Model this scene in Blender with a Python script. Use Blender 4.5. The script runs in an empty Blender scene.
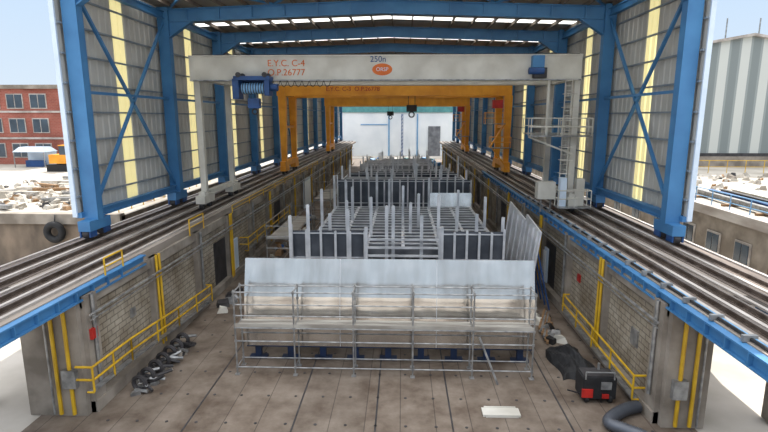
import bpy, math, random
from mathutils import Vector
random.seed(7)
S=bpy.context.scene

# ------------------------------------------------------------ materials
def lin(c):
    return tuple(((x/255)/12.92 if x/255<=0.04045 else ((x/255+0.055)/1.055)**2.4) for x in c)+(1,)
def newmat(n):
    m=bpy.data.materials.new(n); m.use_nodes=True
    nt=m.node_tree
    return m,nt,nt.nodes['Principled BSDF']
def coords(nt,mode='obj'):
    tc=nt.nodes.new('ShaderNodeTexCoord'); return tc.outputs['Object']
def mat(n,c,rough=.6,metal=0,c2=None,scale=1.0,lo=.35,hi=.65,stretch=None,bump=0,detail=5,wavy=0):
    m,nt,b=newmat(n)
    b.inputs['Roughness'].default_value=rough; b.inputs['Metallic'].default_value=metal
    if c2 is None: c2=tuple(int(x*.8) for x in c)
    mp=nt.nodes.new('ShaderNodeMapping'); nt.links.new(coords(nt),mp.inputs[0])
    if stretch: mp.inputs['Scale'].default_value=stretch
    no=nt.nodes.new('ShaderNodeTexNoise'); no.inputs['Scale'].default_value=scale; no.inputs['Detail'].default_value=detail
    nt.links.new(mp.outputs[0],no.inputs['Vector'])
    r=nt.nodes.new('ShaderNodeValToRGB'); r.color_ramp.elements[0].position=lo; r.color_ramp.elements[1].position=hi
    r.color_ramp.elements[0].color=lin(c2); r.color_ramp.elements[1].color=lin(c)
    nt.links.new(no.outputs[0],r.inputs[0]); nt.links.new(r.outputs[0],b.inputs['Base Color'])
    if wavy:
        n2=nt.nodes.new('ShaderNodeTexNoise'); n2.inputs['Scale'].default_value=.9; n2.inputs['Detail'].default_value=1
        nt.links.new(coords(nt),n2.inputs['Vector'])
        bp=nt.nodes.new('ShaderNodeBump'); bp.inputs['Strength'].default_value=wavy; bp.inputs['Distance'].default_value=.12
        nt.links.new(n2.outputs[0],bp.inputs['Height']); nt.links.new(bp.outputs[0],b.inputs['Normal'])
    return m
def brickmat(n,c1,c2,cm,bw,bh,mort,axis='yz',rough=.85,stain=None,sscale=.35,off=.5):
    m,nt,b=newmat(n); b.inputs['Roughness'].default_value=rough
    sp=nt.nodes.new('ShaderNodeSeparateXYZ'); nt.links.new(coords(nt),sp.inputs[0])
    cb=nt.nodes.new('ShaderNodeCombineXYZ')
    ix={'x':0,'y':1,'z':2}
    nt.links.new(sp.outputs[ix[axis[0]]],cb.inputs[0]); nt.links.new(sp.outputs[ix[axis[1]]],cb.inputs[1])
    br=nt.nodes.new('ShaderNodeTexBrick'); br.inputs['Scale'].default_value=1; br.offset=off
    br.inputs['Brick Width'].default_value=bw; br.inputs['Row Height'].default_value=bh; br.inputs['Mortar Size'].default_value=mort
    br.inputs['Color1'].default_value=lin(c1); br.inputs['Color2'].default_value=lin(c2); br.inputs['Mortar'].default_value=lin(cm)
    nt.links.new(cb.outputs[0],br.inputs['Vector'])
    no=nt.nodes.new('ShaderNodeTexNoise'); no.inputs['Scale'].default_value=sscale; no.inputs['Detail'].default_value=8; no.inputs['Roughness'].default_value=.65
    nt.links.new(coords(nt),no.inputs['Vector'])
    r=nt.nodes.new('ShaderNodeValToRGB'); r.color_ramp.elements[0].position=.35; r.color_ramp.elements[1].position=.68
    s=stain or (150,140,130)
    r.color_ramp.elements[0].color=lin(s); r.color_ramp.elements[1].color=(1,1,1,1)
    nt.links.new(no.outputs[0],r.inputs[0])
    mx=nt.nodes.new('ShaderNodeMixRGB'); mx.blend_type='MULTIPLY'; mx.inputs[0].default_value=1
    nt.links.new(br.outputs[0],mx.inputs[1]); nt.links.new(r.outputs[0],mx.inputs[2]); nt.links.new(mx.outputs[0],b.inputs['Base Color'])
    return m
def translucent(n,c,f=.6):
    m,nt,b=newmat(n)
    t=nt.nodes.new('ShaderNodeBsdfTranslucent'); t.inputs[0].default_value=lin(c)
    d=nt.nodes.new('ShaderNodeBsdfDiffuse'); d.inputs[0].default_value=lin(c)
    mx=nt.nodes.new('ShaderNodeMixShader'); mx.inputs[0].default_value=f
    nt.links.new(d.outputs[0],mx.inputs[1]); nt.links.new(t.outputs[0],mx.inputs[2])
    nt.links.new(mx.outputs[0],nt.nodes['Material Output'].inputs[0]); return m

FLOOR=brickmat('dock_floor_concrete',(136,124,112),(128,117,106),(96,86,78),1.3,14.0,.02,'xy',.75,(168,156,146),.6,0)
GROUND=mat('ground_concrete',(196,190,182),.9,c2=(170,164,154),scale=.3)
QUAY=mat('quay_top',(186,180,170),.9,c2=(156,149,138),scale=.25)
QWALL=mat('quay_wall',(138,122,106),.9,c2=(92,82,72),scale=.8,stretch=(1,1,.5))
BLOCK=brickmat('block_wall',(188,179,163),(174,166,150),(134,125,112),.55,.25,.025,'yz',.9,(168,157,144),.5)
CONC=mat('concrete',(156,147,136),.85,c2=(116,107,97),scale=.8)
DECKC=mat('rail_deck',(158,148,138),.85,c2=(118,108,99),scale=.6,stretch=(1,.25,1))
DARKSTRIP=mat('rail_grease',(118,106,98),.8,c2=(84,74,68),scale=1,stretch=(1,.2,1))
RAIL=mat('rail_steel',(120,108,100),.4,.5,c2=(84,72,64),scale=2)
PALE=mat('rail_cap',(190,184,178),.6,c2=(146,137,130),scale=1.0,stretch=(1,.3,1))
BLUE=mat('blue_paint',(68,126,174),.5,c2=(56,110,158),scale=.7)
LBLUE=mat('light_blue_paint',(120,166,204),.5,c2=(104,150,190),scale=.7)
DBLUE=mat('dark_blue_paint',(34,78,136),.5,c2=(24,58,104),scale=1)
SHBLUE=mat('shaded_support_blue',(28,50,88),.6,c2=(20,36,62),scale=1)  # support blue darkened: shade beneath the panel put into the colour
CLAD=mat('grey_cladding',(192,191,186),.6,c2=(170,168,162),scale=.35,stretch=(1,1,.3))
CLADOUT=mat('white_trim',(210,224,238),.5,c2=(195,210,226),scale=1)
YEL=mat('yellow_paint',(216,174,34),.5,c2=(186,146,28),scale=1.5)
ORANGE=mat('orange_paint',(240,166,46),.5,c2=(220,144,34),scale=.8)
WHITE=mat('white_paint',(206,203,194),.5,c2=(184,180,170),scale=.8)
ALU=mat('aluminium',(214,210,204),.2,.95,c2=(190,185,178),scale=1.0,stretch=(1.2,.4,.25),wavy=.35)
ALUD=mat('aluminium_dull',(140,142,147),.45,.4,c2=(104,107,113),scale=.8)
ALUD2=mat('aluminium_dark_plate',(96,100,108),.45,.4,c2=(72,76,84),scale=.8)  # darker aluminium for bulkhead plates and hose
ALUL=mat('aluminium_frames',(222,223,226),.45,.3,c2=(186,188,192),scale=1)
GALV=mat('galvanised_tube',(166,166,165),.4,.5,c2=(120,120,120),scale=3)
GIRT=mat('girt',(132,142,150),.6,c2=(112,122,132),scale=1)
ROOF=mat('roof_sheet',(162,153,142),.7,c2=(136,127,116),scale=.5)
PURL=mat('purlin',(126,114,102),.7,c2=(98,88,78),scale=1)
SKY=translucent('roof_skylight',(250,250,246),.8)
YSTRIP=translucent('yellow_translucent_sheet',(246,232,170),.65)
BLACK=mat('black_rubber',(34,34,36),.7,c2=(20,20,22),scale=4)
DARK=mat('dark_steel',(62,60,62),.6,c2=(40,38,40),scale=2)
RED=mat('red_paint',(190,40,32),.5,c2=(150,30,26),scale=2)
SIGN=mat('orange_lettering',(214,110,40),.6,c2=(200,96,34),scale=2)
PLANK=mat('scaffold_planks',(170,166,158),.6,c2=(128,122,114),scale=2,stretch=(.3,3,1))
BRICK=brickmat('red_brick',(170,98,84),(156,86,74),(170,126,112),.5,.2,.02,'xz',.9,(200,190,185),.3)
GLASS=mat('window_glass',(70,84,96),.15,c2=(50,60,70),scale=.5)
RUBBLE=mat('rubble',(204,198,188),.9,c2=(160,152,140),scale=1.5)
GREEN=mat('teal_trim',(90,150,150),.6,c2=(74,130,132),scale=1)
WOOD=mat('timber',(150,118,84),.8,c2=(116,88,60),scale=3,stretch=(1,5,5))
FB=mat('far_white_wall',(232,236,238),.8,c2=(218,224,228),scale=.2)
def stripe():
    m,nt,b=newmat('factory_cladding'); b.inputs['Roughness'].default_value=.7
    w=nt.nodes.new('ShaderNodeTexWave'); w.wave_type='BANDS'; w.bands_direction='X'; w.inputs['Scale'].default_value=.125; w.inputs['Distortion'].default_value=0
    nt.links.new(coords(nt),w.inputs['Vector'])
    r=nt.nodes.new('ShaderNodeValToRGB'); r.color_ramp.interpolation='CONSTANT'
    r.color_ramp.elements[0].color=lin((120,128,128)); r.color_ramp.elements[1].position=.62; r.color_ramp.elements[1].color=lin((190,193,188))
    e=r.color_ramp.elements.new(.3); e.color=lin((140,147,146))
    nt.links.new(w.outputs[0],r.inputs[0]); nt.links.new(r.outputs[0],b.inputs['Base Color']); return m
STRIPE=stripe()

# ------------------------------------------------------------ mesh builder
class B:
    def __init__(s,name): s.n=name; s.v=[]; s.f=[]; s.m=[]; s.mats=[]
    def mi(s,m):
        if m not in s.mats: s.mats.append(m)
        return s.mats.index(m)
    def face(s,pts,m):
        i=len(s.v); s.v+= [tuple(p) for p in pts]; s.f.append(tuple(range(i,i+len(pts)))); s.m.append(s.mi(m))
    def hexa(s,p,m):
        i=len(s.v); s.v+=[tuple(q) for q in p]; k=s.mi(m)
        for f in ((3,2,1,0),(4,5,6,7),(0,1,5,4),(1,2,6,5),(2,3,7,6),(3,0,4,7)):
            s.f.append(tuple(i+a for a in f)); s.m.append(k)
    def box(s,x0,x1,y0,y1,z0,z1,m):
        s.hexa([(x0,y0,z0),(x1,y0,z0),(x1,y1,z0),(x0,y1,z0),(x0,y0,z1),(x1,y0,z1),(x1,y1,z1),(x0,y1,z1)],m)
    def bar(s,p,q,w,h,m,up=(0,0,1),off=(0,0)):
        p=Vector(p);q=Vector(q);d=(q-p).normalized();up=Vector(up)
        if abs(d.dot(up))>.98: up=Vector((0,1,0))
        sd=d.cross(up).normalized(); u=sd.cross(d).normalized()
        c=sd*off[0]+u*off[1]; a=sd*w/2; b=u*h/2
        s.hexa([p+c-a-b,p+c+a-b,p+c+a+b,p+c-a+b,q+c-a-b,q+c+a-b,q+c+a+b,q+c-a+b],m)
    def ibeam(s,p,q,w,h,m,up=(0,0,1),t=.06):
        s.bar(p,q,w,t,m,up,(0,h/2-t/2)); s.bar(p,q,w,t,m,up,(0,-h/2+t/2)); s.bar(p,q,t,h-2*t,m,up)
    def loft(s,pts,rad,m,n=8,closed=False,caps=True):
        pts=[Vector(p) for p in pts]; N=len(pts); i0=len(s.v); k=s.mi(m); pu=None
        for i,p in enumerate(pts):
            if closed: d=pts[(i+1)%N]-pts[i-1]
            else: d=pts[min(i+1,N-1)]-pts[max(i-1,0)]
            d.normalize()
            if pu is None: pu=Vector((0,0,1)) if abs(d.z)<.9 else Vector((1,0,0))
            sd=d.cross(pu)
            if sd.length<1e-4: sd=d.orthogonal()
            sd.normalize(); u=sd.cross(d).normalized(); pu=u
            r=rad[i] if isinstance(rad,(list,tuple)) else rad
            for j in range(n):
                a=2*math.pi*j/n; s.v.append(tuple(p+sd*math.cos(a)*r+u*math.sin(a)*r))
        for i in range(N if closed else N-1):
            for j in range(n):
                a=i0+i*n+j; b=i0+i*n+(j+1)%n; c=i0+((i+1)%N)*n+(j+1)%n; d=i0+((i+1)%N)*n+j
                s.f.append((a,b,c,d)); s.m.append(k)
        if not closed and caps:
            s.f.append(tuple(i0+j for j in range(n))); s.m.append(k)
            s.f.append(tuple(i0+(N-1)*n+j for j in range(n))); s.m.append(k)
    def tube(s,p,q,r,m,n=6): s.loft([p,q],r,m,n)
    def path(s,pts,r,m,n=6):
        for a,b in zip(pts,pts[1:]): s.tube(a,b,r,m,n)
    def torus(s,c,R,r,ax,m,N=24,n=8):
        c=Vector(c);ax=Vector(ax).normalized();u=ax.orthogonal().normalized();w=ax.cross(u)
        s.loft([c+u*R*math.cos(2*math.pi*i/N)+w*R*math.sin(2*math.pi*i/N) for i in range(N)],r,m,n,closed=True)
    def rock(s,c,r,m):
        a=random.random()*6.28; ca,sa=math.cos(a),math.sin(a); p=[]
        for z in (0,1):
            for (x,y) in ((-1,-1),(1,-1),(1,1),(-1,1)):
                f=r*(random.uniform(.6,1.1) if z==0 else random.uniform(.3,.8))
                X,Y=x*f,y*f*random.uniform(.5,1)
                p.append((c[0]+X*ca-Y*sa,c[1]+X*sa+Y*ca,c[2]+z*r*random.uniform(.5,1.1)))
        s.hexa(p,m)
    def build(s,smooth=False,bevel=0):
        me=bpy.data.meshes.new(s.n); me.from_pydata(s.v,[],s.f)
        for m in s.mats: me.materials.append(m)
        me.polygons.foreach_set('material_index',s.m)
        if smooth: me.polygons.foreach_set('use_smooth',[True]*len(s.f))
        import bmesh
        bm=bmesh.new(); bm.from_mesh(me); bmesh.ops.recalc_face_normals(bm,faces=bm.faces); bm.to_mesh(me); bm.free()
        me.update(); o=bpy.data.objects.new(s.n,me); S.collection.objects.link(o)
        if bevel:
            b=o.modifiers.new('bevel','BEVEL'); b.width=bevel; b.segments=1; b.limit_method='ANGLE'
        return o
def text(parent,name,body,loc,size,m,rot=(math.pi/2,0,0)):
    c=bpy.data.curves.new(name,'FONT'); c.body=body; c.size=size; c.extrude=.01; c.align_x='CENTER'; c.align_y='CENTER'
    c.materials.append(m); o=bpy.data.objects.new(name,c); S.collection.objects.link(o); o.location=loc; o.rotation_euler=rot; o.parent=parent

# ------------------------------------------------------------ constants
XL,XR=-11.8,9.5           # dock inner faces
Y0,Y1=17.3,122.           # dock wall extent
CLi,CLo,CRi,CRo=-15.0,-15.7,12.55,13.25
FR=[24.6+9.6*i for i in range(12)]

# ---- floors / grounds
b=B('ground'); b.face([(-400,-60,-.03),(400,-60,-.03),(400,700,-.03),(-400,700,-.03)],GROUND); b.build()
b=B('floor'); b.box(-13.5,10.6,2,140,-.02,0,FLOOR); b.build()
b=B('floor_anchor_points')
for i in range(19):
    x=-10.8+i*1.1
    for j in range(14):
        y=13+j*1.9
        b.loft([(x,y,0.0),(x,y,.012)],.06,DARK,8)
for x in (-7.8,-3.9,-.9,1.9,6.2):
    b.box(x-.03,x+.03,10,60,0.0,.012,DARK)
b.build()
b=B('quay')
b.box(-300,-17.6,31,400,-.03,4.9,QWALL); b.face([(-300,31,4.91),(-17.6,31,4.91),(-17.6,400,4.91),(-300,400,4.91)],QUAY)
b.box(-60,-17.6,30.8,31.4,4.4,5.05,CONC)
b.build()
b=B('quay')
b.box(21,300,2,400,-.03,4.9,CONC); b.face([(21,2,4.91),(300,2,4.91),(300,400,4.91),(21,400,4.91)],QUAY)
b.box(20.8,21.3,2,120,4.5,5.1,PALE)
b.build()
b=B('window_1')
for y in (30.5,33.5,36.5,23,41,45,49): 
    b.box(20.9,20.98,y,y+1.5,2.1,3.5,PALE); b.box(20.85,20.92,y+.12,y+.7,2.22,3.38,GLASS); b.box(20.85,20.92,y+.8,y+1.38,2.22,3.38,GLASS)
b.build()
b=B('door_1'); b.box(20.85,21.0,27.2,28.8,0,2.8,WOOD); b.box(20.8,20.86,27.3,28.7,.1,2.7,DARK); b.build()

# ---- dock walls
def dock_wall(side):
    xi=XL if side<0 else XR; s=side; xo=xi+s*(2.0 if side<0 else 1.3)
    def bx(b,a,c,*r): b.box(min(a,c),max(a,c),*r)
    b=B('dock_wall')
    bx(b,xi,xo,Y0,Y1,0,4.6,BLOCK)
    bx(b,xi-s*.18,xi,Y0,Y1,4.15,4.6,CONC)
    bx(b,xi-s*.35,xi,Y0,Y1,0,.45,CONC)
    y=Y0; k=0
    while y<Y1-1:
        bx(b,xi-s*.28,xi,y,y+.75,0,4.6,CONC); 
        if k%2==1:
            b.tube((xi-s*.36,y+.2,.3),(xi-s*.36,y+.2,4.7),.06,YEL); b.tube((xi-s*.36,y+.5,.3),(xi-s*.36,y+.5,4.7),.06,YEL)
        else: b.tube((xi-s*.36,y+.35,1.0),(xi-s*.36,y+.35,4.6),.07,GALV)
        y+=5.2;k+=1
    # end face details
    bx(b,xi-s*.1,xo+s*.1,Y0-.25,Y0,0,4.6,CONC)
    for dx in (.35,.85): 
        x=xi+s*dx; b.tube((x,Y0-.33,.1),(x,Y0-.33,4.6),.07,YEL)
    b.tube((xi+s*1.1,Y0-.33,.1),(xi+s*1.1,Y0-.33,4.6),.04,GALV)
    b.box(min(xi+s*.1,xi+s*.6),max(xi+s*.1,xi+s*.6),Y0-.45,Y0-.25,1.2,1.9,GALV)
    b.tube((xi-s*.45,Y0,3.9),(xi-s*.45,Y1,3.9),.05,GALV)
    b.tube((xi-s*.45,Y0,3.7),(xi-s*.45,Y1,3.7),.03,GALV)
    # dark openings
    for yy in (Y0+13.5,Y0+29,Y0+44.5,Y0+60): bx(b,xi-s*.02,xi,yy,yy+2.2,.45,3.2,DARK)
    return b
b=dock_wall(-1)
b.box(XL+.28,XL+.4,Y0+.1,Y0+.45,2.9,3.3,RED); b.box(XL,XL+.07,Y0+3.4,Y0+3.8,2.4,2.8,GALV)
b.build()
b=dock_wall(1)
b.box(XR-.07,XR,Y0+2.2,Y0+2.8,1.9,2.6,GALV); b.box(XR-.07,XR,Y0+9,Y0+9.4,2.4,2.8,RED)
b.build()
b=B('door_2'); b.box(XL,XL+.12,33.6,35.2,.1,2.6,CLADOUT); b.box(XL+.1,XL+.16,33.7,34.35,.2,2.5,FB); b.build()  # bright door opening, its light put in as white panels
b=B('door_3'); b.box(XL,XL+.35,59,63.5,.1,3.7,CLADOUT); b.box(XL+.3,XL+.4,59.2,63.3,.3,3.5,FB); b.build()
b=B('door_4'); b.box(XR-.12,XR,32.2,33.9,.1,2.7,CLADOUT); b.box(XR-.18,XR-.1,32.4,33.7,.3,2.5,FB); b.build()

# ---- rail decks
def deck(side):
    s=side; b=B('crane_rail_track')
    xi=XL if s<0 else XR; W=4.7 if s<0 else 4.6
    def bx(a,c,*r): b.box(min(xi+s*a,xi+s*c),max(xi+s*a,xi+s*c),*r)
    YE=Y1+10
    bx(0,W,Y0,YE,4.6,4.95,DECKC)
    # bridge part toward camera
    bx(0,1.9,4,Y0,4.8,4.95,DECKC); bx(2.5,W,4,Y0,4.8,4.95,DECKC)
    for a in (1.8,2.6,W-.12): b.ibeam((xi+s*a,4,4.5),(xi+s*a,Y0-.3,4.5),.3,.6,BLUE)
    ye=60 if s>0 else 22
    b.ibeam((xi-s*.1,4,4.68),(xi-s*.1,ye,4.68),.32,.46,BLUE)
    y=5
    while y<ye-1: 
        b.box(min(xi-s*.12,xi-s*.27),max(xi-s*.12,xi-s*.27),y-.02,y+.02,4.48,4.9,BLUE)
        y+=1.0
    # strips and rails
    for a,w in ((.75,.55),(1.55,.3),(2.75,.5),(3.75,.6),(4.3,.25)): bx(a-w/2,a+w/2,4,YE,4.95,4.975,DARKSTRIP)
    for a in (.35,1.15,2.1,3.3,4.55): bx(a-.07,a+.07,4,YE,4.95,5.03,PALE)
    for a in (.75,1.55,2.75,3.75):
        bx(a-.09,a+.09,4,YE,4.975,5.0,RAIL); bx(a-.02,a+.02,4,YE,5.0,5.1,RAIL); bx(a-.05,a+.05,4,YE,5.1,5.14,RAIL)
    # outer supports
    y=Y0
    while y<YE-1:
        bx(W-.6,W-.1,y,y+.6,0,4.6,CONC); y+=6
    bx(W-.6,W-.1,8,8.5,0,4.2,CONC)
    bx(.1,.8,5,5.6,0,4.45,CONC)
    if s>0: # cable tray with brackets on inner edge
        b.tube((xi+.12,8,5.02),(xi+.12,58,5.02),.05,BLACK); b.tube((xi+.24,8,5.0),(xi+.24,58,5.0),.04,LBLUE)
        y=9
        while y<40: b.box(xi-.1,xi+.3,y,y+.12,4.93,5.12,GALV); y+=1.5
    return b.build()
deck(-1); deck(1)

# ---- handrails in yellow
def railing(name,pts,h=1.0,step=1.8,mid=True,m=YEL,r=.035):
    b=B(name)
    for a,c in zip(pts,pts[1:]):
        a=Vector(a);c=Vector(c);n=max(1,int((c-a).length/step))
        b.tube(a+Vector((0,0,h)),c+Vector((0,0,h)),r,m)
        if mid: b.tube(a+Vector((0,0,h*.5)),c+Vector((0,0,h*.5)),r*.85,m)
        for i in range(n+1):
            p=a.lerp(c,i/n); b.tube(p,p+Vector((0,0,h)),r,m)
    return b.build()
railing('safety_railing',[(XL+.2,18.9,4.9),(XL+.2,20.2,4.9)],.7)
railing('safety_railing',[(XL+.2,27,4.6),(XL+.2,29,4.6)],.9,4)
railing('safety_railing',[(XL+.25,34,4.6),(XL+.25,70,4.6)],.5,4)
# wall gangway with yellow rail
def gangway(s,pts,off=.62):
    b=B('gangway'); xi=XL if s<0 else XR
    x1=xi-s*off
    for (y,z),(y2,z2) in zip(pts,pts[1:]):
        for dz in (0,-.5): b.tube((x1,y,z+dz),(x1,y2,z2+dz),.045,YEL)
        b.bar((x1+s*.1,y,z-.95),(x1+s*.1,y2,z2-.95),.22,.06,GALV)
        n=int(abs(y2-y)/2.6)+1
        for i in range(n+1):
            t=i/n; yy=y+(y2-y)*t; zz=z+(z2-z)*t
            b.tube((x1,yy,zz-.95),(x1,yy,zz),.04,YEL); b.tube((xi-s*.36,yy,zz-.98),(x1,yy,zz-.98),.04,YEL)
    y,z=pts[0]
    for dz in (0,-.5): b.tube((x1,y,z+dz),(xi-s*.0,y,z+dz),.045,YEL)
    y,z=pts[-1]; b.tube((x1,y,z),(xi-s*.3,y,z),.045,YEL)
    b.build()
gangway(-1,[(16.8,2.1),(19.5,2.0),(24,1.6),(28.5,1.3)]); gangway(-1,[(36,2.4),(50,2.4)])
gangway(1,[(18.3,1.35),(27,1.5)])

# ---- hall structure
b=B('hall_steel_frame')
RX=(CLi+CRi)/2; ZU=17.0; RZ=.45
for i,y in enumerate(FR):
    for (ci,co) in ((CLi,CLo),(CRi,CRo)):
        s=-1 if ci<0 else 1; x=(ci+co)/2
        b.bar((x,y-.22,6.0),(x,y-.22,17.9),.7,.06,BLUE,up=(0,1,0))
        b.bar((x,y+.22,6.0),(x,y+.22,17.9),.7,.06,BLUE,up=(0,1,0))
        b.box(min(ci,ci+s*.07),max(ci,ci+s*.07),y-.2,y+.2,6,17.9,BLUE)
        b.box(min(co,co-s*.07),max(co,co-s*.07),y-.2,y+.2,6,17.9,BLUE)
        # haunch
        b.hexa([(ci,y-.06,16.1),(ci,y+.06,16.1),(ci,y+.06,17.1),(ci,y-.06,17.1),(ci-s*.05,y-.06,16.1),(ci-s*.05,y+.06,16.1),(ci-s*1.5,y+.06,17.1),(ci-s*1.5,y-.06,17.1)],BLUE)
        b.bar((ci,y,16.1),(ci-s*1.5,y,17.05),.4,.06,BLUE)
        # bogie
        b.box(x-.3,x+.3,y-.9,y+.9,5.55,6.05,BLUE); 
        for dy in (-.6,.6):
            b.loft([(x-.16,y+dy,5.42),(x+.16,y+dy,5.42)],.27,DARK,14)
            b.box(x-.27,x-.2,y+dy-.28,y+dy+.28,5.25,5.75,DBLUE); b.box(x+.2,x+.27,y+dy-.28,y+dy+.28,5.25,5.75,DBLUE)
    b.ibeam((CLi,y,ZU+.4),(RX,y,ZU+.4+RZ),.4,.8,BLUE); b.ibeam((RX,y,ZU+.4+RZ),(CRi,y,ZU+.4),.4,.8,BLUE)
    for k in range(-6,7):
        x=RX+k*2.1; z=ZU+RZ*(1-abs(k*2.1)/13.5); b.box(x-.04,x+.04,y-.18,y+.18,z+.02,z+.78,BLUE)
for (ci,co) in ((CLi,CLo),(CRi,CRo)):
    x=(ci+co)/2; 
    for y,y2 in zip(FR,FR[1:]):
        b.ibeam((x,y,6.3),(x,y2,6.3),.3,.4,BLUE); b.ibeam((x,y,17.4),(x,y2,17.4),.3,.45,BLUE); b.bar((x,y,12.2),(x,y2,12.2),.14,.14,BLUE)
    for k in (0,4,8):
        y,y2=FR[k],FR[k+1]
        b.bar((x,y,6.4),(x,y2,17.2),.15,.15,BLUE); b.bar((x,y,17.2),(x,y2,6.4),.15,.15,BLUE)
# roof bracing
for k in (0,4,8):
    y,y2=FR[k],FR[k+1]
    xs=[CLi,CLi+6.8,RX,CRi-6.8,CRi]
    for a,c in zip(xs,xs[1:]):
        za=ZU+.85+RZ*(1-abs(a-RX)/13.5); zc=ZU+.85+RZ*(1-abs(c-RX)/13.5)
        b.bar((a,y,za),(c,y2,zc),.12,.12,BLUE); b.bar((c,y,zc),(a,y2,za),.12,.12,BLUE)
b.build()

def cladding(name,x,s):
    b=B(name); ya=FR[0]-.5; yb=FR[-1]+.5; z0,z1=6.35,18.0
    pitch=.6; y=ya; prof=[]
    while y<yb: prof+=[(y,0),(y+.3,0),(y+.36,.045),(y+.54,.045)]; y+=pitch
    for (a,da),(c,dc) in zip(prof,prof[1:]):
        m=CLAD
        t=((a+c)/2-FR[0])%9.6
        if 4.2<t<5.4: m=YSTRIP
        b.face([(x+s*da,a,z0),(x+s*dc,c,z0),(x+s*dc,c,z1),(x+s*da,a,z1)],m)
    z=7.2
    while z<17.5:
        b.bar((x-s*.08,ya,z),(x-s*.08,yb,z),.1,.09,GIRT); z+=1.35
    # end trims
    b.box(min(x-s*.02,x+s*.2),max(x-s*.02,x+s*.2),ya-.1,ya,6.2,18.1,CLADOUT)
    b.box(min(x-s*.2,x+s*.1),max(x-s*.2,x+s*.1),ya,yb,6.15,6.4,BLUE)
    b.build()
cladding('wall_left',CLo-.15,-1); cladding('wall_right',CRo+.15,1)
b=B('ceiling')
def rz(x): return 18.05+RZ*(1-abs(x-RX)/13.5)
y=FR[0]-1.0
ye=FR[-1]+1.0; seg=[y]
for f in FR[:-1]: seg+=[f+1.9,f+3.1,f+6.4,f+7.6]
seg.append(ye)
for i,(a,c) in enumerate(zip(seg,seg[1:])):
    for x0,x1 in ((CLo-.5,RX),(RX,CRo+.5)):
        b.hexa([(x0,a,rz(x0)),(x1,a,rz(x1)),(x1,c,rz(x1)),(x0,c,rz(x0)),(x0,a,rz(x0)+.03),(x1,a,rz(x1)+.03),(x1,c,rz(x1)+.03),(x0,c,rz(x0)+.03)] ,ROOF) if i%2==0 else b.face([(x0,a,rz(x0)),(x1,a,rz(x1)),(x1,c,rz(x1)),(x0,c,rz(x0))],SKY)
x=CLo-.4
while x<CRo+.4:
    b.bar((x,y,rz(x)-.14),(x,ye,rz(x)-.14),.09,.24,PURL); x+=1.53
b.box(CLo-.6,CRo+.6,FR[0]-1.1,FR[0]-1.0,17.9,18.7,CLADOUT)
b.build()

# ---- gantry cranes
def wheelset(b,x,y,m):
    b.box(x-.3,x+.3,y-.9,y+.9,5.5,6.0,m)
    for dy in (-.6,.6): b.loft([(x-.12,y+dy,5.38),(x+.12,y+dy,5.38)],.25,DARK,14)
def platform(b,x0,x1,y0,y1,z,m,h=1.05):
    b.box(x0,x1,y0,y1,z-.08,z,GALV)
    for zz in (z+h/2,z+h): b.path([(x0,y0,zz),(x1,y0,zz),(x1,y1,zz),(x0,y1,zz),(x0,y0,zz)],.035,m)
    for x in (x0,(x0+x1)/2,x1):
        for y in (y0,y1): b.tube((x,y,z),(x,y,z+h),.035,m)
# white crane
b=B('gantry_crane'); ya,yb=33.0,38.6; xl,xr=-12.95,10.75
b.box(-13.3,10.9,ya-.35,ya+.35,13.3,14.7,WHITE); b.box(-13.3,10.9,yb-.35,yb+.35,13.3,14.65,WHITE)
b.box(-13.3,10.9,ya-.42,ya+.42,13.23,13.31,WHITE); b.box(-13.3,10.9,ya-.42,ya+.42,14.7,14.77,WHITE)
for x in (xl,xr):
    for y in (ya,yb):
        b.bar((x,y,6.0),(x,y,13.45),.36,.36,WHITE); b.box(x-.3,x+.3,y-.3,y+.3,6,6.15,WHITE)
        wheelset(b,x,y,WHITE)
    b.box(x-.2,x+.2,ya-.6,yb+.6,5.95,6.25,WHITE); b.box(x-.25,x+.25,ya,yb,13.3,13.9,WHITE)
platform(b,7.9,11.6,ya-.9,ya-.2,9.9,WHITE); platform(b,8.9,11.6,ya+.2,yb,9.9,WHITE)
b.bar((7.9,ya-.3,9.8),(xr,ya-.3,8.7),.1,.1,WHITE)
b.bar((9.0,ya-.2,9.9),(9.0,ya-.2,13.4),.16,.16,WHITE)
for x in (9.95,10.35): b.tube((x,ya-.45,6.2),(x,ya-.45,13.4),.035,WHITE)
z=6.3
while z<13.3: b.tube((9.95,ya-.45,z),(10.35,ya-.45,z),.02,WHITE); z+=.3
z=7.6
while z<13.3:
    b.path([(9.8,ya-.45,z),(9.8,ya-1.05,z),(10.5,ya-1.05,z),(10.5,ya-.45,z)],.025,WHITE); z+=.8
b.box(8.6,9.7,ya-.6,ya+.1,5.9,7.0,WHITE); b.box(9.9,10.3,ya-.9,ya-.4,5.5,7.3,CLADOUT); b.box(11.0,11.5,ya-.6,ya,5.4,7.2,WHITE)
b.tube((8.9,ya-.3,5.05),(8.9,ya-.3,5.95),.05,GALV); b.tube((9.5,ya-.3,5.05),(9.5,ya-.3,5.95),.05,GALV)
platform(b,9.7,11.7,ya-1.3,ya-.6,5.5,WHITE)
b.box(-13.2,10.8,ya-.08,ya+.08,14.77,14.85,DARK); b.box(-13.2,10.8,yb-.08,yb+.08,14.65,14.73,DARK)
b.bar((-13.0,ya-.6,13.25),(10.8,ya-.6,13.25),.06,.08,GALV)
for k in range(8):
    x=-8.0+k*.45; b.path([(x,ya-.6,13.25),(x+.1,ya-.6,12.95),(x+.22,ya-.6,12.85),(x+.34,ya-.6,12.95),(x+.45,ya-.6,13.25)],.025,BLACK,5)
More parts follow.
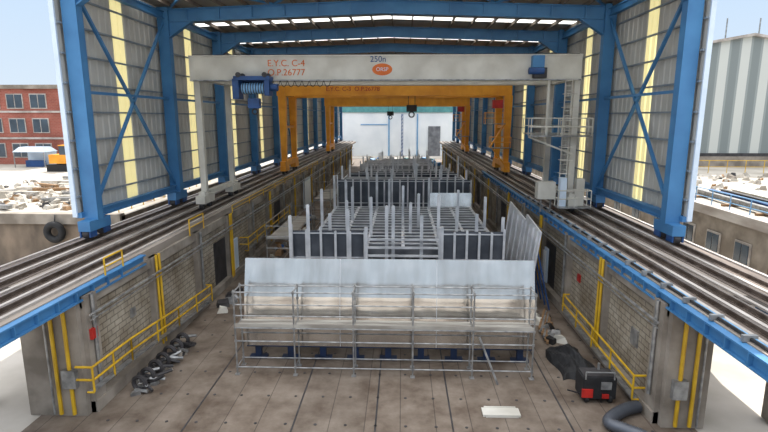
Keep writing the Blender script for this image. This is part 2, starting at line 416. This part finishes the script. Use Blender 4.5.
# blue hoist units
def hoist(b,x,y,z,m,k=1):
    b.box(x-1.1*k,x+1.1*k,y-.5,y+.5,z-.1,z+.15,m)
    b.box(x-1.2*k,x-.8*k,y-.45,y+.45,z-1.2*k,z,m); b.box(x+.75*k,x+1.05*k,y-.45,y+.45,z-1.0*k,z,m)
    b.loft([(x-.7*k,y,z-.55*k),(x+.8*k,y,z-.55*k)],.33*k,LBLUE,16)
    for i in range(9): b.torus((x-.6*k+i*.16*k,y,z-.55*k),.34*k,.03,(1,0,0),DARK,14,5)
    b.loft([(x+1.05*k,y,z-.5*k),(x+1.5*k,y,z-.5*k)],.22*k,m,12)
    b.box(x-.35*k,x+.35*k,y-.25,y+.25,z-1.75*k,z-1.15*k,m)
    b.torus((x,y,z-1.95*k),.16*k,.05,(0,1,0),DARK,12,6)
    for dx in (-.2,.2): b.tube((x+dx,y,z-1.2*k),(x+dx,y,z-.6*k),.02,DARK)
    for dx in (-.8,.8):
        for dy in (-.45,.45): b.loft([(x+dx*k,y+dy-.06,z+.22),(x+dx*k,y+dy+.06,z+.22)],.16,DARK,10)
hoist(b,-9.1,ya-1.0,13.3,DBLUE,1.0)
b.box(-10.2,-8.2,ya-.5,ya+.2,13.0,13.3,DBLUE)
b.box(7.8,8.5,ya-.9,ya-.4,13.95,14.65,BLUE); b.box(7.9,8.7,ya-.8,ya-.4,13.35,13.95,DARK)
b.loft([(7.6,ya-.8,13.75),(8.5,ya-.8,13.75)],.2,DBLUE,12)
N=24
b.face([(-1.25+.62*math.cos(2*math.pi*i/N),ya-.375,13.9+.36*math.sin(2*math.pi*i/N)) for i in range(N)],SIGN)
cr=b.build(bevel=.02)
text(cr,'capacity_marking','250n',(-1.5,ya-.38,14.5),.5,DBLUE)
text(cr,'serial_marking','E.Y.C. C-4\nO.P.26777',(-7.2,ya-.37,14.0),.55,SIGN)
text(cr,'logo_marking','ORSP',(-1.25,ya-.4,13.9),.32,CLADOUT)
# orange cranes
def orange(ya,yb,top,hk):
    b=B('gantry_crane'); xl,xr=-12.3,10.7
    for y in (ya,yb):
        b.box(-12.8,11.0,y-.4,y+.4,top-1.25,top,ORANGE)
        b.box(-12.8,11.0,y-.48,y+.48,top,top+.06,ORANGE)
        k=-12
        while k<11: b.box(k-.03,k+.03,y-.45,y-.4,top-1.25,top,ORANGE); k+=2.4
        for x in (xl,xr):
            b.hexa([(x-.25,y-.25,6),(x+.25,y-.25,6),(x+.25,y+.25,6),(x-.25,y+.25,6),(x-.4,y-.35,top-1.25),(x+.4,y-.35,top-1.25),(x+.4,y+.35,top-1.25),(x-.4,y+.35,top-1.25)],ORANGE)
            wheelset(b,x,y,ORANGE)
    for x in (xl,xr):
        b.box(x-.28,x+.28,ya-.8,yb+.8,6,6.5,ORANGE); b.bar((x,ya,10),(x,yb,10),.25,.25,ORANGE); b.box(x-.3,x+.3,ya,yb,top-1.2,top-.3,ORANGE)
    platform(b,8.3,10.3,ya-1.3,ya-.3,10.4,ORANGE); platform(b,8.9,10.9,ya-1.3,ya-.3,8.0,ORANGE)
    b.bar((8.9,ya-.8,8.0),(10.3,ya-.8,10.4),.6,.1,ORANGE); b.bar((10.9,ya-.8,5.6),(9.1,ya-.8,8.0),.6,.1,ORANGE)
    b.box(9.0,10.0,ya-1.1,ya-.4,11.9,12.7,RED)
    m=(ya+yb)/2
    b.box(hk-1.4,hk+1.4,ya,yb,top+.05,top+.35,ORANGE); b.loft([(hk-.9,m,top+.75),(hk+.9,m,top+.75)],.4,DARK,16)
    b.box(hk+.9,hk+1.4,m-.5,m+.5,top+.3,top+1.1,ORANGE)
    for dx in (-.35,.35): b.tube((hk+dx,m,top-2.2),(hk+dx,m,top+.7),.03,DARK)
    b.box(hk-.55,hk+.55,m-.3,m+.3,top-2.8,top-2.1,DARK); b.torus((hk,m,top-3.1),.28,.08,(0,1,0),DARK,14,6)
    for zz in (.6,1.1): b.tube((-12.6,ya-.45,top+zz),(10.8,ya-.45,top+zz),.035,ORANGE)
    k=-12.6
    while k<11: b.tube((k,ya-.45,top),(k,ya-.45,top+1.1),.03,ORANGE); k+=2
    return b.build()
o=orange(53.5,58.5,14.4,1.0)
text(o,'serial_marking','E.Y.C. C-3  O.P.26778',(-5,53.0,13.8),.6,RED)
orange(86,91,14.1,-2)

# ---- scaffold in front
def scaffold(x0,nb,bw,y0,y1,zt,deckz,rails,diag=True):
    b=B('scaffold')
    for i in range(nb+1):
        x=x0+i*bw
        for y in (y0,y1):
            b.tube((x,y,.02),(x,y,zt),.035,GALV); b.box(x-.1,x+.1,y-.1,y+.1,0,.03,GALV)
            for z in rails: b.loft([(x,y,z-.05),(x,y,z+.05)],.06,GALV,8)
        for z in (rails[0],deckz,zt-.1): b.tube((x,y0,z),(x,y1,z),.03,GALV)
    for i in range(nb):
        x=x0+i*bw; xx=x+bw
        for z in rails:
            b.tube((x,y0,z),(xx,y0,z),.03,GALV)
            if z<deckz+.1 or z==rails[-1]: b.tube((x,y1,z),(xx,y1,z),.03,GALV)
        for k in range(3):
            w=(y1-y0)/3; b.box(x+.04,xx-.04,y0+k*w+.02,y0+(k+1)*w-.02,deckz,deckz+.05,PLANK)
        b.box(x,xx,y0-.03,y0,deckz+.05,deckz+.2,PLANK)
    if diag:
        b.tube((x0+nb*bw*.88,y0-.5,0),(x0+nb*bw*.82,y0-.05,1.9),.05,GALV)
    return b.build()
scaffold(-7.1,5,2.54,20.4,21.3,3.85,2.15,[.35,1.55,2.15,2.7,3.2,3.75])

# ---- hull blocks
b=B('ship_hull_section')
xa,xb=-7.1,5.95
prof=[(21.7,.75),(21.72,1.95),(21.85,3.05),(22.3,4.72)]
for (y,z),(y2,z2) in zip(prof,prof[1:]):
    b.hexa([(xa,y,z),(xb,y,z),(xb,y2,z2),(xa,y2,z2),(xa,y+.03,z),(xb,y+.03,z),(xb,y2+.03,z2),(xa,y2+.03,z2)],ALU)
for i in range(1,3): # weld seams
    x=xa+(xb-xa)*i/3
    for (y,z),(y2,z2) in zip(prof,prof[1:]): b.bar((x,y-.003,z),(x,y2-.003,z2),.02,.012,ALUL,up=(0,1,0))
b.bar((xa,21.7,1.95),(xb,21.7,1.95),.015,.02,ALUL)
for i in range(14):
    x=xa+.3+i*(xb-xa-.6)/13
    for (y,z),(y2,z2) in zip(prof,prof[1:]): b.bar((x,y+.15,z),(x,y2+.15,z2-.05),.05,.2,ALUL,up=(0,1,0))
    b.bar((x,22.1,.9),(x,24.2,.9),.08,.3,ALUD); b.bar((x,24.2,.9),(x,22.7,4.2),.08,.12,ALUL)
for z,y in ((1.4,21.95),(2.6,22.0),(3.8,22.3)): b.bar((xa,y,z),(xb,y,z),.1,.15,ALUD)
for i in range(9):
    x=xa+.5+i*(xb-xa-1)/8
    b.box(x-.4,x+.4,21.9,22.2,.0,.12,SHBLUE); b.box(x-.14,x+.14,21.95,22.15,.1,.75,SHBLUE)
    b.box(x-.15,x+.15,23.5,24.1,0,.8,SHBLUE); b.box(x-.06,x+.06,22.1,23.6,.25,.4,SHBLUE)
b.box(xa,xb,21.85,22.25,.62,.86,SHBLUE); b.box(xa,xb,23.6,24.0,.62,.86,SHBLUE); b.box(xa,xb,24.3,24.35,.1,.9,DARK)
b.build()

def bulkhead(b,x0,x1,y,z0,z1,plate,stiff,step=.75,ext=.5):
    b.box(x0,x1,y,y+.05,z0,z1,plate)
    n=int((x1-x0)/step)
    for i in range(n+1):
        x=x0+(x1-x0)*i/n; e=random.choice((0,.1,ext,ext*.7))
        b.box(x-.03,x+.03,y-.16,y,z0,z1+e,stiff); b.box(x-.07,x+.07,y-.19,y-.16,z0,z1+e,stiff)
    for z in (z0+.4,(z0+z1)/2,z1-.15): b.box(x0,x1,y-.1,y,z-.03,z+.03,stiff)
def props(b,x0,x1,y,z,n=6,m=DBLUE):
    for i in range(n):
        x=x0+(x1-x0)*(i+.5)/n
        b.box(x-.3,x+.3,y-.3,y+.3,0,.12,m); b.box(x-.12,x+.12,y-.12,y+.12,.1,z,m)
# block B : open double-bottom module, dark end bulkheads with T-bar posts
b=B('ship_hull_section')
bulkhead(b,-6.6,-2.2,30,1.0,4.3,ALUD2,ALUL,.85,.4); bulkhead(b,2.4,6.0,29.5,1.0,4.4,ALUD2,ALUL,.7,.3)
b.box(-6.8,6.6,28,44,.95,1.05,ALUD)
for x in (-5.7,-3.7,-2.1,0.1,2.3,4.2,5.9): b.box(x-.03,x+.03,30.1,44,1.05,3.3,ALUD); b.box(x-.1,x+.1,30.1,44,3.3,3.36,ALUL)
for i in range(14):
    y=30.6+i*1.0; b.box(-5.7,5.9,y-.03,y+.03,2.5,3.3,ALUD); b.box(-5.7,5.9,y-.09,y+.09,3.36,3.42,ALUL)
for i in range(6): b.box(-2.1,2.3,29.6,29.72,1.3+i*.5,1.42+i*.5,ALUL)
for x in (-2.1,2.3): b.box(x-.1,x+.1,29.5,29.75,1.0,4.6,ALUL)
posts=[(-6.6,29.6,5.3),(-5.6,30,5.9),(-4.5,31.5,5.1),(-3.2,30,5.6),(-2.0,33,5.9),(-.9,30.3,5.8),(-.5,30.3,5.8),(.6,34,5.4),(1.2,30,5.3),(2.3,31.5,6.3),(3.6,33,5.3),(4.6,31,5.2),(6.0,30,5.2),(-5.7,36,6.0),(-3.7,38,5.9),(0.1,38,6.0),(4.2,38,5.7),(-5.7,43,6.2),(-2.1,43,6.3),(2.3,43,6.0),(5.9,36,5.5),(-3.7,34,5.5),(-1,41,6.1),(-4.5,41,6.0),(1.2,36,5.7)]
for x,y,z in posts:
    b.box(x-.035,x+.035,y-.1,y+.1,1,z,ALUL); b.box(x-.1,x+.1,y-.12,y-.08,1,z,ALUL)
for y in (30,36,42): props(b,-6.4,6.2,y,1.0)
b.build()
# leaning silver side plates
b=B('hull_side_plate')
for y0,y1 in ((28.2,31.5),(31.8,36.5)):
    b.hexa([(7.3,y0,1.0),(7.4,y0,1.0),(7.4,y1,1.0),(7.3,y1,1.0),(7.75,y0,4.7),(7.85,y0,4.7),(7.85,y1,5.1),(7.75,y1,5.1)],ALUL)
    for i in range(4):
        y=y0+.3+i*(y1-y0-.6)/3; b.bar((7.3,y,1.),(7.7,y,4.7),.06,.12,ALUL,up=(1,0,0)); b.bar((8.6,y,0),(7.75,y,3.5),.08,.08,DBLUE); b.box(7.2,7.5,y-.1,y+.1,0,1,DBLUE)
b.build()
b=B('hull_plate')
b.hexa([(2.5,44.9,2.0),(6.2,44.9,2.0),(6.2,44.95,2.0),(2.5,44.95,2.0),(2.5,45.3,4.4),(6.2,45.3,4.4),(6.2,45.35,4.4),(2.5,45.35,4.4)],ALU)
for x in (2.8,4.3,5.8): b.bar((x,45.3,0),(x,45.4,4.3),.1,.1,ALUD,up=(0,1,0)); b.bar((x,46.3,0),(x,45.4,2.9),.08,.08,ALUD); b.box(x-.05,x+.05,44.8,45.4,1.9,2.0,ALUD)
b.build()
# block C, D, E
def block(y,x0,x1,z1,depth,pl=ALUD):
    b=B('ship_hull_section'); bulkhead(b,x0,x1,y,.9,z1,pl,ALUL,.7,.6)
    bulkhead(b,x0+.4,x1-.4,y+depth,.9,z1-.2,pl,ALUL,.9,.6)
    b.box(x0,x1,y-.3,y+depth+.3,.85,.95,ALUD)
    for i in range(int(depth/1.6)+1):
        yy=y+.8+i*1.5; 
        if yy<y+depth: b.box(x0+.2,x1-.2,yy-.05,yy+.05,.95,z1-.6,ALUD); b.box(x0+.2,x1-.2,yy-.12,yy+.12,z1-.6,z1-.54,ALUL)
    for xx in (x0+.1,x1-.1): b.box(xx-.04,xx+.04,y,y+depth,.9,z1-.4,ALUL)
    for yy in (y,y+depth/2,y+depth): props(b,x0,x1,yy,.88,5)
    for k in range(12):
        x=x0+.4+(x1-x0-.8)*(k%6)/5; yy=y+.4+(depth-.8)*(k//6); z=z1+random.uniform(.6,1.7)
        b.box(x-.035,x+.035,yy-.1,yy+.1,.95,z,ALUL); b.box(x-.1,x+.1,yy-.12,yy-.08,.95,z,ALUL)
    b.build()
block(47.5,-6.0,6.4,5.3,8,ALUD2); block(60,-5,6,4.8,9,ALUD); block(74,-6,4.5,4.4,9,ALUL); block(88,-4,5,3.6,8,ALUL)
scaffold(-9.0,1,1.6,33,41,4.2,3.0,[.4,1.4,2.4,3.2,3.9],False)
scaffold(-8.4,1,1.6,48,56,5.2,3.2,[.4,1.4,2.4,3.2,4.1,5.0],False)

# ---- floor clutter
b=B('scrap_pile')
for i in range(26):
    x=-10.7+random.uniform(-.25,.5); y=18.6+random.random()*5; a=random.uniform(-.5,.5)
    b.tube((x-.2,y,.1+random.random()*.3),(x+.35,y+a,.12+random.random()*.35),.07,random.choice((GALV,DARK,DARK)))
for i in range(7):
    y=18.8+i*.7; b.torus((-10.6,y,.38),.28,.09,(.2,1,0),DARK,16,6)
for i in range(14): b.rock((-10.6+random.uniform(-.4,.4),18.6+random.random()*5,0),.22,random.choice((DARK,GALV,CONC)))
b.build()
b=B('scrap_pile')
for i in range(40): b.rock((random.uniform(-10.9,-9.4),random.uniform(26,58),0),random.uniform(.2,.5),random.choice((DARK,GALV,WHITE,WOOD,DBLUE)))
b.build()
b=B('scrap_pile')
for i in range(22): b.rock((random.uniform(7.4,8.3),random.uniform(24,27.5),0),random.uniform(.15,.4),random.choice((DARK,GALV,WHITE,WOOD,BLACK)))
for i in range(6): b.bar((7.2,23.8+i*.3,.12+i*.02),(8.2,27+i*.2,.12+i*.02),.12,.12,random.choice((GALV,WOOD)))
b.build()
b=B('portable_generator')
b.box(7.1,8.4,18.6,19.4,.18,1.05,BLACK); b.box(7.08,7.5,18.55,18.62,.25,.6,RED); b.box(7.15,8.35,18.65,19.35,1.05,1.12,DARK)
b.box(7.8,8.2,18.55,18.61,.6,.9,GALV); b.box(7.85,8.1,18.5,18.56,.25,.42,RED)
for x in (7.3,8.2):
    for y in (18.7,19.3): b.loft([(x-.06,y,.17),(x+.06,y,.17)],.17,BLACK,14)
b.path([(7.2,18.6,1.0),(7.2,18.6,1.3),(8.3,18.6,1.3),(8.3,18.6,1.0)],.03,GALV); b.tube((7.1,18.8,.3),(6.5,18.5,.6),.03,DARK)
b.tube((7.9,19.2,1.1),(7.9,19.2,1.4),.05,GALV)
b.build()
# tarpaulin heap
b=B('tarpaulin_heap'); N=20; P=[]
for i in range(N+1):
    row=[]
    for j in range(N+1):
        u,v=i/N,j/N; e=math.sin(math.pi*u)*math.sin(math.pi*v)
        z=e**.45*.85*(.7+.25*math.sin(8*u+3*v)*math.cos(7*v)+.12*math.sin(19*u+11*v))+random.uniform(0,.06)*e
        row.append((6.9+1.6*u+.12*math.sin(7*v),20.3+3.0*v+.15*math.sin(8*u),max(.005,z)))
    P.append(row)
for i in range(N):
    for j in range(N): b.face([P[i][j],P[i+1][j],P[i+1][j+1],P[i][j+1]],BLACK)
b.build()
b=B('ventilation_hose')
pts=[];rad=[]
ctrl=[(9.0,18.0,.25),(8.5,17.8,.26),(7.9,17.4,.25),(7.5,16.9,.25),(7.9,16.5,.25),(8.4,16.0,.25),(8.3,15.0,.25)]
for a in range(len(ctrl)-1):
    p0=Vector(ctrl[max(a-1,0)]);p1=Vector(ctrl[a]);p2=Vector(ctrl[a+1]);p3=Vector(ctrl[min(a+2,len(ctrl)-1)])
    for i in range(14):
        t=i/14; p=.5*((2*p1)+(-p0+p2)*t+(2*p0-5*p1+4*p2-p3)*t*t+(-p0+3*p1-3*p2+p3)*t**3)
        pts.append(p); rad.append(.235 if i%2 else .2)
b.loft(pts,rad,ALUD2,12); b.build(True)
b=B('metal_sheet'); b.box(3.1,4.5,17.5,18.0,.01,.09,WHITE); b.box(3.2,4.4,17.45,17.5,.01,.12,WHITE); b.box(3.2,4.4,18.0,18.05,.01,.12,WHITE); b.build()
b=B('work_table'); b.box(-8.9,-7.9,30,31.4,.8,.88,BLUE)
for x in (-8.8,-8.0):
    for y in (30.1,31.3): b.box(x-.04,x+.04,y-.04,y+.04,0,.8,BLUE)
b.build()

# ---- outside left
b=B('rubble_pile')
for i in range(380):
    x=random.uniform(-37,-18.8); y=33+random.random()**1.3*16
    if random.random()<.35: x=-27+random.gauss(0,3); y=38+random.gauss(0,1.5)
    b.rock((x,y,4.92),random.uniform(.1,.36),random.choice((RUBBLE,RUBBLE,QUAY,CONC,QUAY,WOOD,DARK)))
for i in range(16):
    x=random.uniform(-36,-20); y=random.uniform(33,50); a=random.uniform(-2,2); b.bar((x,y,5.1),(x+random.uniform(1.5,4),y+a,5.15),.3,.25,random.choice((WOOD,GALV,RUBBLE)))
b.build()
b=B('tyre_fender'); b.torus((-21.7,30.55,3.95),.48,.22,(0,1,0),BLACK,24,10); b.tube((-21.7,30.6,4.4),(-21.7,30.75,5.05),.03,DARK); b.build(True)
railing('safety_railing',[(-18.3,32,4.92),(-18.3,48,4.92)],1.1,1.5)
def brick_building():
    b=B('brick_building'); x0,x1,y,z0,z1=-80,-43.0,66,4.92,14.6
    b.box(x0,x1,y,y+18,z0,z1,BRICK); b.box(x0-.3,x1+.3,y-.3,y+18.3,z1,z1+.5,CONC)
    for zz in (8.2,11.6): b.box(x0,x1,y-.1,y,zz,zz+.25,PALE)
    x=x0+1
    while x<x1-2:
        for zz in (5.8,9.0,12.1):
            b.box(x,x+2.2,y-.08,y,zz,zz+1.9,PALE); b.box(x+.12,x+1.04,y-.11,y-.07,zz+.12,zz+1.78,GLASS); b.box(x+1.16,x+2.08,y-.11,y-.07,zz+.12,zz+1.78,GLASS)
        x+=3.1
    b.build()
brick_building()
b=B('white_shelter'); x,y,z=-47.8,61.5,4.92
b.hexa([(x,y,z+1.9),(x+4,y,z+1.9),(x+4,y+2.6,z+1.9),(x,y+2.6,z+1.9),(x+.5,y+.6,z+2.5),(x+3.5,y+.6,z+2.5),(x+3.5,y+2,z+2.5),(x+.5,y+2,z+2.5)],CLADOUT)
for dx in (.1,3.9):
    for dy in (.1,2.5): b.tube((x+dx,y+dy,z),(x+dx,y+dy,z+1.9),.06,GALV)
b.box(x+.1,x+3.9,y+2.45,y+2.5,z,z+1.9,CLADOUT); b.box(x+.8,x+3,y+1,y+1.6,z,z+.8,DBLUE)
b.build()
b=B('excavator'); x,y,z=-40.5,57.0,4.92
for dy in (0,1.8): b.box(x,x+3.2,y+dy,y+dy+.5,z,z+.8,BLACK)
b.box(x+.3,x+2.9,y+.1,y+2.2,z+.9,z+1.9,ORANGE); b.box(x+1.6,x+2.8,y+.1,y+1.1,z+1.9,z+2.9,GLASS); b.box(x+1.55,x+2.85,y+.05,y+1.15,z+2.9,z+3.0,ORANGE)
b.bar((x+2.8,y+1.4,z+1.6),(x+4.8,y+1.4,z+4),.35,.45,ORANGE); b.bar((x+4.8,y+1.4,z+4),(x+6.0,y+1.4,z+1.8),.3,.35,ORANGE); b.box(x+5.6,x+6.4,y+.9,y+1.9,z+.9,z+1.8,DARK)
b.box(x+1.2,x+2,y+.7,y+1.6,z+.5,z+.95,DARK)
b.build()

# ---- outside right
b=B('factory_building'); x0,x1,y,z0=30,54,66,4.92
def gable(x0,x1):
    xm=(x0+x1)/2
    for a,za,c,zc in ((x0,18.6,xm,20.7),(xm,20.7,x1,18.6)):
        b.hexa([(a,y,z0),(c,y,z0),(c,y+60,z0),(a,y+60,z0),(a,y,za),(c,y,zc),(c,y+60,zc),(a,y+60,za)],STRIPE)
        b.bar((a,y-.2,za+.05),(c,y-.2,zc+.05),.5,.3,PALE)
    b.box(x0,x1,y-.25,y,4.92,6.2,CONC); b.box(x0,x1,y-.12,y,6.2,6.6,DARK)
gable(30,54); gable(54,78)
for k in range(6): b.tube((36+k*4,y+2,19.5),(36+k*4,y+2,23),.08,GALV)
b.build()
b=B('steel_profile_stack')
for i,c in enumerate((GALV,DBLUE,DARK,WHITE)):
    x=22.8+i*.9; b.ibeam((x,31,4.92+.35),(x+.6,41,4.92+.35),.35,.4,c)
for y in (32.5,36,40): b.box(22.3,26.8,y-.1,y+.1,4.92,5.07,WOOD)
b.build()
b=B('rubble_pile')
for i in range(100): b.rock((random.uniform(23,40),random.uniform(44,56),4.92),random.uniform(.12,.4),random.choice((RUBBLE,QUAY,DARK,WOOD,CONC,QUAY)))
b.build()
railing('safety_railing',[(21.6,20,4.92),(21.6,60,4.92)],1.1,2,True,LBLUE)
railing('safety_railing',[(26,58,4.92),(60,58,4.92)],1.4,2)

# ---- far end
b=B('far_workshop_building')
b.box(-45,45,150,180,-.02,12.4,FB); b.box(-45,45,149.7,150,12.4,14.2,GREEN); b.box(-45,45,149.7,181,14.2,14.5,GREEN)
b.box(7.5,11,149.8,150,0,8.5,ALUD); b.box(-4,-3.6,149.8,150,0,12,LBLUE); b.box(4.2,4.6,149.8,150,0,12,LBLUE)
b.box(-12,-4.2,149.85,150,8.8,9.1,LBLUE)
b.build()
b=B('lattice_column')
for x,y in ((-.2,148),(.2,148)): b.tube((x,y,0),(x,y,12),.1,DBLUE)
for k in range(12): b.tube((-.2,148,k),(.2,148,k+1),.06,DBLUE)
b.build()
b=B('rubble_pile')
for i in range(60): b.rock((random.uniform(-9,8),random.uniform(112,140),0),random.uniform(.3,1.2),random.choice((RUBBLE,WHITE,BLUE,DARK,GREEN)))
b.build()

# ------------------------------------------------------------ light
w=bpy.data.worlds.new('World'); S.world=w; w.use_nodes=True; nt=w.node_tree
bg=nt.nodes['Background']
tc=nt.nodes.new('ShaderNodeTexCoord'); sp=nt.nodes.new('ShaderNodeSeparateXYZ'); nt.links.new(tc.outputs['Generated'],sp.inputs[0])
r=nt.nodes.new('ShaderNodeValToRGB'); nt.links.new(sp.outputs[2],r.inputs[0])
e=r.color_ramp.elements; e[0].position=0; e[0].color=(.29,.33,.37,1); e[1].position=1; e[1].color=(1,1,1,1)
for p,c in ((.02,(.28,.325,.37,1)),(.2,(.235,.30,.38,1)),(.4,(.38,.43,.50,1)),(.65,(.88,.90,.94,1))):
    k=e.new(p); k.color=c
nt.links.new(r.outputs[0],bg.inputs[0]); bg.inputs[1].default_value=2.5
sun=bpy.data.lights.new('sun','SUN'); sun.energy=6.5; sun.angle=.01; sun.color=(1,.95,.88)
so=bpy.data.objects.new('sun',sun); S.collection.objects.link(so); so.location=(10,60,60)
d=Vector((-.10,-.62,-.80)); so.rotation_euler=d.to_track_quat('-Z','Y').to_euler()
# ------------------------------------------------------------ camera
cam=bpy.data.cameras.new('camera'); cam.lens=24; cam.sensor_width=36; cam.clip_end=2000
co=bpy.data.objects.new('camera',cam); S.collection.objects.link(co); co.location=(0,0,11)
co.rotation_euler=(math.radians(90-10.9),0,math.radians(2.0)); S.camera=co
S.view_settings.view_transform='Standard'; S.view_settings.exposure=0.08
